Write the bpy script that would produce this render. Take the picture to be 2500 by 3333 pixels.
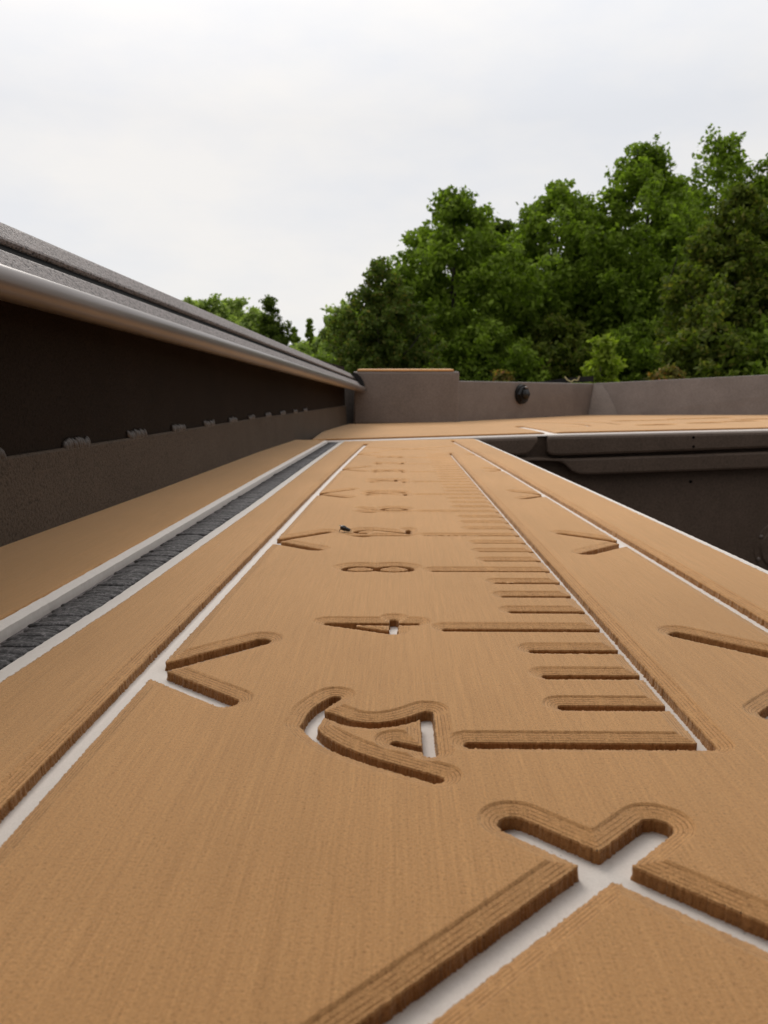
import bpy, bmesh, math, random
import numpy as np
from mathutils import Vector, Matrix, noise as mnoise
R = math.radians
IN = 0.0254                     # the deck is laid out in inches, the world is in metres
scene = bpy.context.scene
for o in list(bpy.data.objects): bpy.data.objects.remove(o)
COL = scene.collection

# ------------------------------------------------------------------ camera
cam_data = bpy.data.cameras.new('camera')
cam_data.sensor_fit = 'VERTICAL'; cam_data.sensor_height = 36.0; cam_data.lens = 28.0
cam_data.clip_start = 0.004; cam_data.clip_end = 2000
cam_data.dof.use_dof = True; cam_data.dof.focus_distance = 0.30; cam_data.dof.aperture_fstop = 38.0
cam = bpy.data.objects.new('camera', cam_data); COL.objects.link(cam)
cam.location = (0, 0, 3.47 * IN); cam.rotation_euler = (R(90 - 8.53), 0, R(.906))
scene.camera = cam

# ------------------------------------------------------------------ sky and sun (bright overcast, sun behind cloud ahead on the left)
SUN_AZ, SUN_EL = -20.0, 38.0
w = bpy.data.worlds.new('World'); scene.world = w; w.use_nodes = True
nt = w.node_tree; nt.nodes.clear(); N = nt.nodes.new; L = nt.links.new
out = N('ShaderNodeOutputWorld'); bg = N('ShaderNodeBackground'); bg.inputs['Strength'].default_value = 0.1
sky = N('ShaderNodeTexSky'); sky.sky_type = 'NISHITA'; sky.sun_disc = False
sky.sun_elevation = R(SUN_EL); sky.sun_rotation = R(SUN_AZ); sky.air_density = 1.0; sky.dust_density = 2.0
tc = N('ShaderNodeTexCoord'); sep = N('ShaderNodeSeparateXYZ'); L(tc.outputs['Generated'], sep.inputs[0])
# cloud deck: brighter towards the zenith, a little brighter round the hidden sun, faint warm and cool patches
zr = N('ShaderNodeMapRange'); zr.inputs['From Min'].default_value = .30; zr.inputs['From Max'].default_value = 1
zr.inputs['To Min'].default_value = 8.6; zr.inputs['To Max'].default_value = 17.0; L(sep.outputs['Z'], zr.inputs['Value'])
dp = N('ShaderNodeVectorMath'); dp.operation = 'DOT_PRODUCT'; L(tc.outputs['Generated'], dp.inputs[0]); dp.inputs[1].default_value = (math.sin(R(SUN_AZ)), math.cos(R(SUN_AZ)), 0)
gl_ = N('ShaderNodeMapRange'); gl_.inputs['From Min'].default_value = -.8; gl_.inputs['From Max'].default_value = .4
gl_.inputs['To Min'].default_value = .70; gl_.inputs['To Max'].default_value = 1.0; L(dp.outputs['Value'], gl_.inputs['Value'])
mm = N('ShaderNodeMath'); mm.operation = 'MULTIPLY'; L(zr.outputs[0], mm.inputs[0]); L(gl_.outputs[0], mm.inputs[1])
mp = N('ShaderNodeMapping'); mp.inputs['Scale'].default_value = (1.6, 1.6, 4.0); L(tc.outputs['Generated'], mp.inputs[0])
ns = N('ShaderNodeTexNoise'); ns.inputs['Scale'].default_value = 2.3; ns.inputs['Detail'].default_value = 6; ns.inputs['Roughness'].default_value = .55
L(mp.outputs[0], ns.inputs['Vector'])
cr = N('ShaderNodeValToRGB'); e = cr.color_ramp.elements
e[0].position = .36; e[0].color = (.915, .93, .968, 1); e[1].position = .62; e[1].color = (1.02, 1.0, .98, 1)
L(ns.outputs['Fac'], cr.inputs[0])
mulc = N('ShaderNodeMix'); mulc.data_type = 'RGBA'; mulc.blend_type = 'MULTIPLY'; mulc.inputs['Factor'].default_value = 1
L(cr.outputs[0], mulc.inputs['A']); L(mm.outputs[0], mulc.inputs['B'])
mxs = N('ShaderNodeMix'); mxs.data_type = 'RGBA'; mxs.inputs['Factor'].default_value = .94
L(sky.outputs[0], mxs.inputs['A']); L(mulc.outputs['Result'], mxs.inputs['B'])
L(mxs.outputs['Result'], bg.inputs['Color']); L(bg.outputs[0], out.inputs[0])

sl = bpy.data.lights.new('sun', 'SUN'); sl.energy = 1.35; sl.angle = R(24); sl.color = (1, .95, .88)
so = bpy.data.objects.new('sun', sl); COL.objects.link(so)
az, el = R(SUN_AZ), R(SUN_EL)
sdir = Vector((math.sin(az) * math.cos(el), math.cos(az) * math.cos(el), math.sin(el)))
so.rotation_euler = sdir.to_track_quat('Z', 'Y').to_euler(); so.location = (0, 0, 20)

vs = scene.view_settings
vs.view_transform = 'Standard'; vs.look = 'None'; vs.exposure = 0.0; vs.gamma = 1; vs.use_curve_mapping = False
scene.cycles.max_bounces = 6; scene.cycles.transparent_max_bounces = 6

# ------------------------------------------------------------------ helpers
def tag(o, label=None, cat=None, group=None, kind=None):
    if label: o['label'] = label
    if cat: o['category'] = cat
    if group: o['group'] = group
    if kind: o['kind'] = kind
    return o
def empty(name, loc=(0, 0, 0)):
    o = bpy.data.objects.new(name, None); o.location = loc; o.empty_display_size = .05; COL.objects.link(o); return o
def link(name, me, mat, parent=None, smooth=False):
    o = bpy.data.objects.new(name, me); COL.objects.link(o)
    if mat: me.materials.append(mat)
    if smooth: me.shade_smooth()
    if parent: o.parent = parent; o.matrix_parent_inverse = Matrix.Translation(-Vector(world_loc(parent)))
    return o
def world_loc(o):
    v = Vector(o.location)
    while o.parent:
        o = o.parent
    return v if o.type == 'EMPTY' else Vector((0, 0, 0))
def mesh_np(name, V, F, sizes=None):
    """V (n,3); F flat loop vertex indices with face sizes."""
    me = bpy.data.meshes.new(name)
    V = np.ascontiguousarray(V, np.float32); F = np.ascontiguousarray(F, np.int32); sizes = np.ascontiguousarray(sizes, np.int32)
    me.vertices.add(len(V)); me.vertices.foreach_set('co', V.ravel())
    me.loops.add(len(F)); me.loops.foreach_set('vertex_index', F)
    me.polygons.add(len(sizes))
    starts = np.concatenate([[0], np.cumsum(sizes)[:-1]]).astype(np.int32)
    me.polygons.foreach_set('loop_start', starts)
    me.update(calc_edges=True); return me
def bm_mesh(name, bm):
    me = bpy.data.meshes.new(name); bmesh.ops.recalc_face_normals(bm, faces=bm.faces); bm.to_mesh(me); bm.free(); return me
def prism(bm, pts, z0, z1):
    """closed polygon pts (x,y) in metres extruded z0..z1"""
    a = [bm.verts.new((x, y, z0)) for x, y in pts]; b = [bm.verts.new((x, y, z1)) for x, y in pts]
    n = len(pts); bm.faces.new(list(reversed(a))); bm.faces.new(b)
    for i in range(n): bm.faces.new((a[i], a[(i + 1) % n], b[(i + 1) % n], b[i]))
def sweep(bm, prof, path, closed=True, caps=True):
    """prof: (x,z) offsets; path: (x,y,z); profile stays in the xz plane."""
    rings = [[bm.verts.new((p[0] + a, p[1], p[2] + b)) for a, b in prof] for p in path]
    n = len(prof)
    for r0, r1 in zip(rings, rings[1:]):
        for i in range(n if closed else n - 1):
            bm.faces.new((r0[i], r0[(i + 1) % n], r1[(i + 1) % n], r1[i]))
    if caps and closed:
        bm.faces.new(rings[0]); bm.faces.new(list(reversed(rings[-1])))
def box(bm, c, s, bev=0, seg=2):
    r = bmesh.ops.create_cube(bm, size=1); vs_ = r['verts']
    for v in vs_: v.co = Vector((v.co.x * s[0] + c[0], v.co.y * s[1] + c[1], v.co.z * s[2] + c[2]))
    if bev:
        es = list({e for v in vs_ for e in v.link_edges}); bmesh.ops.bevel(bm, geom=es, offset=bev, segments=seg, affect='EDGES', profile=.5)
def cyl(bm, p0, p1, r0, r1=None, seg=10, caps=True):
    r1 = r0 if r1 is None else r1
    p0, p1 = Vector(p0), Vector(p1); d = (p1 - p0)
    q = d.normalized().to_track_quat('Z', 'Y')
    A, B = [], []
    for i in range(seg):
        a = 2 * math.pi * i / seg; u = q @ Vector((math.cos(a), math.sin(a), 0))
        A.append(bm.verts.new(p0 + u * r0)); B.append(bm.verts.new(p1 + u * r1))
    for i in range(seg): bm.faces.new((A[i], A[(i + 1) % seg], B[(i + 1) % seg], B[i]))
    if caps: bm.faces.new(list(reversed(A))); bm.faces.new(B)
def ell(bm, c, s, u=12, v=8, rot=None):
    r = bmesh.ops.create_uvsphere(bm, u_segments=u, v_segments=v, radius=1)
    for q in r['verts']:
        p = Vector((q.co.x * s[0], q.co.y * s[1], q.co.z * s[2]))
        if rot: p = rot @ p
        q.co = p + Vector(c)
I = lambda *p: tuple(x * IN for x in p)

# ------------------------------------------------------------------ materials
class Mat:
    def __init__(s, name):
        s.m = bpy.data.materials.new(name); s.m.use_nodes = True; s.t = s.m.node_tree
        s.b = s.t.nodes['Principled BSDF']; s.tc = s.n('ShaderNodeTexCoord')
    def n(s, k): return s.t.nodes.new(k)
    def l(s, a, b): s.t.links.new(a, b)
    def noise(s, scale, vec=(1, 1, 1), detail=3, rough=.5, src='Object'):
        mp = s.n('ShaderNodeMapping'); mp.inputs['Scale'].default_value = vec; s.l(s.tc.outputs[src], mp.inputs[0])
        q = s.n('ShaderNodeTexNoise'); q.inputs['Scale'].default_value = scale; q.inputs['Detail'].default_value = detail; q.inputs['Roughness'].default_value = rough
        s.l(mp.outputs[0], q.inputs['Vector']); return q.outputs['Fac']
    def ramp(s, fac, stops):
        r = s.n('ShaderNodeValToRGB'); el = r.color_ramp.elements
        while len(el) < len(stops): el.new(.5)
        for q, (p, c) in zip(el, stops): q.position = p; q.color = (*c, 1) if len(c) == 3 else c
        s.l(fac, r.inputs[0]); return r.outputs[0]
    def mul(s, a, b, f=1.0, mode='MULTIPLY'):
        q = s.n('ShaderNodeMix'); q.data_type = 'RGBA'; q.blend_type = mode
        if isinstance(f, float): q.inputs['Factor'].default_value = f
        else: s.l(f, q.inputs['Factor'])
        for k, v in (('A', a), ('B', b)):
            if isinstance(v, tuple): q.inputs[k].default_value = (*v, 1)
            else: s.l(v, q.inputs[k])
        return q.outputs['Result']
    def math(s, op, a, b):
        q = s.n('ShaderNodeMath'); q.operation = op
        for i, v in enumerate((a, b)):
            if isinstance(v, (int, float)): q.inputs[i].default_value = v
            else: s.l(v, q.inputs[i])
        return q.outputs[0]
    def bump(s, h, dist, strength=1.0):
        q = s.n('ShaderNodeBump'); q.inputs['Distance'].default_value = dist; q.inputs['Strength'].default_value = strength
        s.l(h, q.inputs['Height']); s.l(q.outputs[0], s.b.inputs['Normal']); return q
    def done(s, color=None, rough=.6, metal=0, spec=.5):
        if color is not None:
            if isinstance(color, tuple): s.b.inputs['Base Color'].default_value = (*color, 1)
            else: s.l(color, s.b.inputs['Base Color'])
        s.b.inputs['Roughness'].default_value = rough; s.b.inputs['Metallic'].default_value = metal
        s.b.inputs['Specular IOR Level'].default_value = spec
        return s.m

def foam_mat(name='tan_foam'):
    m = Mat(name)
    c = m.ramp(m.noise(1.0, (1000, 20, 300), 5, .72), [(.2, (.550, .283, .111)), (.8, (.685, .374, .155))])
    fine = m.ramp(m.noise(1.0, (2600, 40, 900), 2, .6), [(.3, (.88, .87, .86)), (.62, (1, 1, 1))])
    c = m.mul(c, fine)
    pore = m.ramp(m.noise(1500, (1, 1, 1), 3, .75), [(.30, (.52, .46, .42)), (.45, (.98, .98, .98)), (.57, (1, 1, 1)), (.70, (1.22, 1.22, 1.22))])
    c = m.mul(c, pore)
    scuff = m.ramp(m.noise(1.0, (620, 3.0, 1), 3, .6), [(.36, (.965, .965, .96)), (.52, (1, 1, 1)), (.66, (1.04, 1.04, 1.04))]); c = m.mul(c, scuff)
    big = m.ramp(m.noise(9, (1, .6, 1), 3, .5), [(.3, (.90, .89, .87)), (.7, (1.05, 1.05, 1.05))])
    c = m.mul(c, big)
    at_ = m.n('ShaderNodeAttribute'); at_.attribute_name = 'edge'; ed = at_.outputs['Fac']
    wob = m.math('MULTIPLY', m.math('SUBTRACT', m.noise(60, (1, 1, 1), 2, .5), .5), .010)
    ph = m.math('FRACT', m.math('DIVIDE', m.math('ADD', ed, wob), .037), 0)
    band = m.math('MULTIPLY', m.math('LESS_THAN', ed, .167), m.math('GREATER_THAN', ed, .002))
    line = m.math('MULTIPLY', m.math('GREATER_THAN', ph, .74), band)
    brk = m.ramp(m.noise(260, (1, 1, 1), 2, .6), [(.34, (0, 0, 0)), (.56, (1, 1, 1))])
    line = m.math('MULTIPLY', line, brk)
    c = m.mul(c, (.60, .53, .46), line)  # shadow lines of the terrace steps, painted into the foam colour
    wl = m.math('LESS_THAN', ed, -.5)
    c = m.mul(c, m.ramp(m.noise(1.0, (1700, 1700, 260), 3, .7), [(.3, (.52, .45, .39)), (.7, (.72, .65, .58))]), wl)  # groove walls tinted darker: self-shadow painted into the colour
    h = m.math('ADD', m.math('MULTIPLY', m.noise(2200, (1, 1, 1), 3, .75), 1.6), m.math('MULTIPLY', m.noise(1.0, (1700, 22, 300), 3, .6), .6))
    m.bump(h, .00018, .9)
    m.b.inputs['Sheen Weight'].default_value = .6; m.b.inputs['Sheen Roughness'].default_value = .35
    m.b.inputs['Sheen Tint'].default_value = (1, .84, .62, 1)
    return m.done(c, .8, 0, .12)
def white_foam_mat():
    m = Mat('white_foam')
    sp = m.ramp(m.noise(700, (1, 1, 1), 2, .6), [(.22, (.2, .18, .16)), (.27, (.70, .635, .575)), (1, (.76, .695, .635))])
    g = m.ramp(m.noise(2200, (1, 1, 1), 2, .6), [(.3, (.93, .93, .92)), (.6, (1, 1, 1))])
    m.bump(m.noise(2500, (1, 1, 1), 2, .6), .0001, .6)
    return m.done(m.mul(sp, g), .75, 0, .3)
def paint_mat(name, col, speck=.5, bumpd=.0004, scale=700, rough=.62, spec=.5):
    m = Mat(name)
    dk = tuple(x * (1 - speck) for x in col)
    f = m.noise(scale, (1, 1, 1), 4, .65)
    c = m.ramp(f, [(.33, dk), (.5, col), (.72, tuple(min(1, x * 1.25) for x in col))])
    c = m.mul(c, m.ramp(m.noise(14, (1, 1, 1), 4, .6), [(.3, (.85, .84, .82)), (.7, (1.08, 1.08, 1.08))]))
    m.bump(f, bumpd, .8)
    return m.done(c, rough, 0, spec)
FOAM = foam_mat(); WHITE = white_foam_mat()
CAP = paint_mat('speckled_cap_paint', (.26, .225, .212), .92, .0016, 430, .55, .35)
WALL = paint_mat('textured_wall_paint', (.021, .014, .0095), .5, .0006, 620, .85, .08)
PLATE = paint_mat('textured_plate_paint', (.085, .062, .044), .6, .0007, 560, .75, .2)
PANEL = paint_mat('bow_panel_paint', (.155, .125, .108), .22, .0003, 260, .5, .4)
BULK = paint_mat('bulkhead_paint', (.094, .064, .046), .25, .0003, 260, .62, .25)
DECK = paint_mat('deck_paint', (.12, .10, .10), .5, .0005, 600, .55)
def bead_mat():
    m = Mat('weld_bead_paint')
    f = m.noise(520, (1, 1, 1), 5, .78)
    c = m.ramp(f, [(.42, (.012, .010, .010)), (.54, (.062, .054, .054)), (.68, (.24, .22, .225))])
    m.bump(f, .001, .9); return m.done(c, .5, .1, .4)
BEAD = bead_mat()
def tack_mat():
    m = Mat('weld_tack_paint'); f = m.noise(420, (1, 2.5, .5), 4, .7)
    c = m.ramp(f, [(.3, (.025, .019, .015)), (.6, (.085, .068, .057))]); m.bump(f, .0008, .9); return m.done(c, .45, .1)
TACK = tack_mat()
def tube_mat():
    m = Mat('satin_rail_paint')
    c = m.ramp(m.noise(1.0, (40, 6, 40), 3, .6), [(.3, (.135, .108, .092)), (.7, (.19, .158, .138))])
    m.bump(m.noise(1.0, (900, 20, 900), 2, .5), .00006, .5)
    return m.done(c, .33, .35, .6)
TUBE = tube_mat()
BLACK = paint_mat('black_plastic', (.006, .0055, .0055), .3, .0001, 500, .4, .3)
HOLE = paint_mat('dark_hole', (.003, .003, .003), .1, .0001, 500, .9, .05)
CORD = paint_mat('straw_cord', (.42, .34, .16), .3, .0004, 900, .8)
HULLM = paint_mat('hull_paint', (.10, .085, .075), .3, .0003, 200, .5)

# ------------------------------------------------------------------ routed foam: distance field -> mesh
def seg_field(gx, gy, strokes, init=1.0):
    """signed distance to the routed grooves on the grid gx (columns) x gy (rows): negative inside a groove"""
    D = np.full((len(gy), len(gx)), init, np.float32); mg = .45
    for pts, r in strokes:
        for (x0, y0), (x1, y1) in zip(pts, pts[1:]):
            a0, a1 = np.searchsorted(gx, [min(x0, x1) - r - mg, max(x0, x1) + r + mg])
            b0, b1 = np.searchsorted(gy, [min(y0, y1) - r - mg, max(y0, y1) + r + mg])
            if a1 <= a0 or b1 <= b0: continue
            X = gx[None, a0:a1]; Y = gy[b0:b1, None]
            dx, dy = x1 - x0, y1 - y0; ll = dx * dx + dy * dy + 1e-12
            t = np.clip(((X - x0) * dx + (Y - y0) * dy) / ll, 0, 1)
            d = np.sqrt((X - x0 - t * dx) ** 2 + (Y - y0 - t * dy) ** 2) - r
            D[b0:b1, a0:a1] = np.minimum(D[b0:b1, a0:a1], d)
    return D
def poly_field(gx, gy, poly):
    """signed distance to a polygon, positive inside"""
    X, Y = np.meshgrid(gx, gy); D = np.full(X.shape, 1e9, np.float32); ins = np.zeros(X.shape, bool)
    n = len(poly)
    for i in range(n):
        x0, y0 = poly[i]; x1, y1 = poly[(i + 1) % n]
        dx, dy = x1 - x0, y1 - y0
        t = np.clip(((X - x0) * dx + (Y - y0) * dy) / (dx * dx + dy * dy), 0, 1)
        D = np.minimum(D, (X - x0 - t * dx) ** 2 + (Y - y0 - t * dy) ** 2)
        if y0 != y1:
            c = ((y0 <= Y) != (y1 <= Y)) & (X < (x1 - x0) * (Y - y0) / (y1 - y0) + x0); ins ^= c
    D = np.sqrt(D); return np.where(ins, D, -D)
def profile(d, rng, ch=.165, drop=.056):
    """routed edge: a shallow terraced round-over that falls to the vertical wall"""
    t = np.clip(d / ch, 0, 1); n = 5.0
    q = t * n; fl = np.floor(q); fr = q - fl
    ts = (fl + np.clip((fr - .66) / .34, 0, 1)) / n
    ts = .5 * t + .5 * ts
    return -drop * (.20 * np.clip((1 - t) / .10, 0, 1) + .80 * (1 - ts) ** 1.1)
def routed_sheet(name, tiles, poly, strokes, mat, parent, depth=.168, plane=None, seed=1, rough=.007, ch=.165, drop=.056):
    rng = np.random.default_rng(seed); VV, FF, SS, DD = [], [], [], []; base = 0
    for (xa, xb, ya, yb, c) in tiles:
        gx = np.arange(xa, xb + c, c).astype(np.float32); gy = np.arange(ya, yb + c, c).astype(np.float32)
        G = seg_field(gx, gy, strokes); P = poly_field(gx, gy, poly)
        E = np.minimum(G, P)
        X, Y = np.meshgrid(gx, gy); X = X.copy(); Y = Y.copy()
        gyv, gxv = np.gradient(E, c); gl = np.sqrt(gxv ** 2 + gyv ** 2) + 1e-6
        near = np.abs(E) < .62 * c
        X[near] -= (E * gxv / gl / np.maximum(gl, .5))[near]; Y[near] -= (E * gyv / gl / np.maximum(gl, .5))[near]
        d = np.where(near, 0, E)
        ok = d >= 0
        Z = profile(np.minimum(G, 9), rng, ch, drop); Z[near & (G < P)] = -drop
        # the cutter leaves a ragged lip
        jt = rng.normal(0, 1, X.shape).astype(np.float32) * min(rough, c * .35)
        X[near] += (jt * gxv / gl)[near]; Y[near] += (jt * gyv / gl)[near]
        Z[near] += (rng.normal(0, 1, X.shape) * rough * .5)[near]
        Z[ok & ~near] += (rng.normal(0, 1, X.shape) * .0004)[ok & ~near]
        if plane: Z = Z + plane(X, Y)
        ny, nx = X.shape; idx = np.arange(ny * nx).reshape(ny, nx)
        q = np.stack([idx[:-1, :-1], idx[:-1, 1:], idx[1:, 1:], idx[1:, :-1]], -1).reshape(-1, 4)
        okf = ok.ravel(); cnt = okf[q].sum(1)
        quads = q[cnt == 4]
        nf = near.ravel()
        quads = quads[~nf[quads].all(1) | (P.ravel()[quads].mean(1) > 5)]
        t3 = q[cnt == 3]; keep = []
        if len(t3):
            okq = okf[t3]; bad = np.argmin(okq, 1); r_ = np.arange(len(t3))
            tri = np.stack([t3[r_, (bad + 1) % 4], t3[r_, (bad + 2) % 4], t3[r_, (bad + 3) % 4]], 1)
            tri = tri[~nf[tri].all(1)]
        else: tri = np.zeros((0, 3), int)
        # boundary edges -> walls
        ed = np.concatenate([quads[:, [0, 1]], quads[:, [1, 2]], quads[:, [2, 3]], quads[:, [3, 0]], tri[:, [0, 1]], tri[:, [1, 2]], tri[:, [2, 0]]])
        lo = np.minimum(ed[:, 0], ed[:, 1]).astype(np.int64); hi = np.maximum(ed[:, 0], ed[:, 1]).astype(np.int64)
        key = lo * (ny * nx) + hi; u, inv, cn = np.unique(key, return_inverse=True, return_counts=True)
        bd = ed[cn[inv] == 1]
        near2 = (np.abs(E) < 1.6 * c).ravel()
        bd = bd[near2[bd].all(1)]
        V = np.stack([X.ravel(), Y.ravel(), Z.ravel()], 1)
        bv = np.unique(bd); remap = np.full(ny * nx, -1); 
        levels = [V]; off = ny * nx; prev = np.arange(ny * nx); wf = []
        zt = V[bv, 2]; zb = -depth + (plane(V[bv, 0], V[bv, 1]) if plane else 0)
        GX = (gxv / gl).ravel()[bv]; GY = (gyv / gl).ravel()[bv]
        for fr in (.33, .66, 1.0):
            w_ = V[bv].copy(); w_[:, 2] = zt + (zb - zt) * fr
            k = rng.normal(0, 1, len(bv)) * min(rough, c * .4) * .45 + (-.012 if fr == 1 else 0)
            w_[:, 0] += GX * k; w_[:, 1] += GY * k
            mp = np.full(ny * nx, -1); mp[bv] = off + np.arange(len(bv)); off += len(bv); levels.append(w_)
            wf.append(np.stack([prev[bd[:, 1]], prev[bd[:, 0]], mp[bd[:, 0]], mp[bd[:, 1]]], 1)); prev = mp
        V = np.concatenate(levels); quads = np.concatenate([quads] + wf)
        used = np.zeros(len(V), bool); used[quads.ravel()] = True; used[tri.ravel()] = True
        rm = np.cumsum(used) - 1
        dv = np.concatenate([np.minimum(G, 9).ravel(), np.full(len(V) - ny * nx, -1.0)]); DD.append(dv[used]); VV.append(V[used] * IN); FF.append(np.concatenate([rm[quads].ravel(), rm[tri].ravel()]) + base)
        SS.append(np.concatenate([np.full(len(quads), 4), np.full(len(tri), 3)])); base += used.sum()
    me = mesh_np(name, np.concatenate(VV), np.concatenate(FF), np.concatenate(SS))
    at_ = me.attributes.new('edge', 'FLOAT', 'POINT'); at_.data.foreach_set('value', np.concatenate(DD).astype(np.float32))
    return link(name, me, mat, parent)
def base_sheet(name, poly, parent, skirt, z=-.168, plane=None, zb=-.27, ztop=-.02, zmid=-.2, seed=3):
    """white lower layer: flat floor of the grooves and the bevelled skirt round the pad; skirt = list of widths per edge"""
    rnd = random.Random(seed); pl = plane or (lambda x, y: 0.0)
    bm = bmesh.new(); n = len(poly)
    f = [bm.verts.new(I(x, y, z + pl(x, y))) for x, y in poly]; bm.faces.new(f)
    ar = sum(poly[i][0] * poly[(i + 1) % n][1] - poly[(i + 1) % n][0] * poly[i][1] for i in range(n)); sg = 1 if ar > 0 else -1
    for i in range(n):
        (x0, y0), (x1, y1) = poly[i], poly[(i + 1) % n]; wd = skirt[i]
        if wd <= 0: continue
        ln = math.hypot(x1 - x0, y1 - y0); nx_, ny_ = sg * (y1 - y0) / ln, -sg * (x1 - x0) / ln
        m = max(2, min(240, int(ln / .12))); prev = None
        for k in range(m + 1):
            t = k / m; x, y = x0 + (x1 - x0) * t, y0 + (y1 - y0) * t
            j = rnd.gauss(0, .010)
            row = [bm.verts.new(I(xx, yy, zz + pl(x, y))) for xx, yy, zz in (
                (x - nx_ * .02, y - ny_ * .02, ztop - .03), (x + nx_ * (.012 + j * .6), y + ny_ * (.012 + j * .6), ztop), (x + nx_ * (wd + j * .5), y + ny_ * (wd + j * .5), zmid), (x + nx_ * (wd + .01), y + ny_ * (wd + .01), zb))]
            if prev:
                for a in range(3): bm.faces.new((prev[a], row[a], row[a + 1], prev[a + 1]))
            prev = row
    return link(name, bm_mesh(name, bm), WHITE, parent)

# ------------------------------------------------------------------ the boat
boat = empty('fishing_boat', (.5, .8, -.95))
tag(boat, 'dark brown aluminium fishing boat with routed tan foam ruler deck and grey gunwale', 'boat')

def curve(pts, n=24):
    ys = [p[1] for p in pts]; xs = [p[0] for p in pts]
    yy = np.linspace(ys[0], ys[-1], n); return [(float(np.interp(y, ys, xs)), float(y)) for y in yy]
def smooth(pts, it=2):
    for _ in range(it):
        q = [pts[0]]
        for a, b in zip(pts, pts[1:]):
            q += [(a[0] * .75 + b[0] * .25, a[1] * .75 + b[1] * .25), (a[0] * .25 + b[0] * .75, a[1] * .25 + b[1] * .75)]
        pts = q + [pts[-1]]
    return pts
BW, TW = .148, .078        # half widths of border and ruler grooves
left_border = smooth([(-3.26, -9), (-3.26, 6), (-3.20, 10), (-3.15, 13), (-3.04, 19), (-2.86, 29.4), (-2.52, 43), (-2.14, 55)], 2)
right_border = smooth([(5.72, -9), (5.72, 8), (5.66, 11.5), (5.50, 17.2), (5.45, 19.1), (5.22, 27.9), (4.83, 42), (4.12, 58.9)], 2)
strokes = [(left_border, BW), (right_border, BW)]
lx = lambda y: float(np.interp(y, [p[1] for p in left_border], [p[0] for p in left_border]))
rx = lambda y: float(np.interp(y, [p[1] for p in right_border], [p[0] for p in right_border]))
CX, CY = 1.58, 5.56        # crossing of the two diagonal border grooves
strokes += [([(CX - 4.9, CY - 4.75), (CX, CY), (2.13, 6.10)], BW * .95), ([(.98, 6.12), (CX, CY), (CX + 4.1, CY - 3.75)], BW * .95)]
strokes += [([(-1.9, 51.3), (.9, 49.6), (2.4, 48.7)], BW * .9), ([(3.8, 52.8), (.9, 49.6), (-.9, 48.1)], BW * .9)]
for k in range(5):          # barbs along both border grooves
    y = 9.76 + 8.95 * k; x = lx(y) + .05
    strokes += [([(x, y - .05), (x + 1.22, y + 1.2)], BW), ([(x + .02, y - .06), (x + 1.20, y - 1.05)], BW)]
    y = (9.9, 18.55, 27.4, 36.4, 45.4)[k]; x = rx(y) - .05; dx = min(x - 4.16, 1.5)
    strokes += [([(x, y + .05), (x - dx, y + dx)], BW), ([(x, y - .05), (x - dx, y - dx)], BW)]
# the ruler: baseline groove, one tick an inch, a long one every fourth
ST = .986; Y0 = 7.62; BX = 3.14
strokes.append(([(BX, Y0 - .005), (BX, Y0 + ST * 39.6)], TW))
for i in range(40):
    y = Y0 + ST * i; strokes.append(([(.76 if i % 4 == 0 else 1.90, y), (BX, y)], TW))
def arc(cx, cy, rx_, ry_, a0, a1, n=14):
    return [(cx + rx_ * math.cos(R(a0 + (a1 - a0) * i / n)), cy + ry_ * math.sin(R(a0 + (a1 - a0) * i / n))) for i in range(n + 1)]
DG = {  # (u across, v up), v 0..1.2, u 0..0.46
    '0': [arc(.23, .6, .23, .6, 0, 360, 24)], '1': [[(.02, .98), (.16, 1.2), (.16, 0)]],
    '2': [arc(.23, .90, .23, .30, 165, -25, 12) + [(.0, 0), (.46, 0)]],
    '3': [arc(.22, .90, .22, .30, 150, -80, 12), arc(.22, .30, .24, .30, 80, -150, 12)],
    '4': [[(.34, 0), (.34, 1.2), (-.10, .30), (.52, .30)]],
    '6': [arc(.23, .33, .23, .33, 0, 360, 20), [(.01, .40), (.10, .85), (.33, 1.2)]],
    '8': [arc(.23, .31, .24, .31, 0, 360, 20), arc(.23, .91, .21, .29, 0, 360, 20)]}
for i in range(1, 10):
    s = str(4 * i); yt = Y0 + ST * 4 * i
    y = yt - .06 if len(s) == 1 else yt - .20
    for chn in s:
        for pl in DG[chn]: strokes.append(([(.30 - v * 1.12, y + u * 1.05) for u, v in pl], TW * .95))
        y += .52 if chn == '1' else .68
# the emblem at the zero mark
emblem = [(smooth([(.27, 6.88), (0, 7.05), (-.30, 7.24), (-.60, 7.49), (-.80, 7.76), (-.88, 7.95), (-.885, 8.17), (-.85, 8.38), (-.77, 8.58), (-.69, 8.72)], 2), TW),
            (smooth([(-.86, 8.30), (-.74, 8.28), (-.64, 8.19), (-.52, 8.07), (-.28, 8.0), (-.06, 8.07), (.12, 8.20), (.24, 8.32)], 1), TW),
            ([(-.88, 7.98), (-.83, 8.3)], .10), ([(.24, 8.32), (.24, 7.38)], TW), ([(-.06, 7.59), (.20, 7.46)], TW * .8)]

emb = lambda p: (-.30 + (p[0] + .30) * 1.13 + .03, 7.85 + (p[1] - 7.85) * 1.06 + .07)
strokes += [([emb(p) for p in pts], r) for pts, r in emblem]

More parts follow.
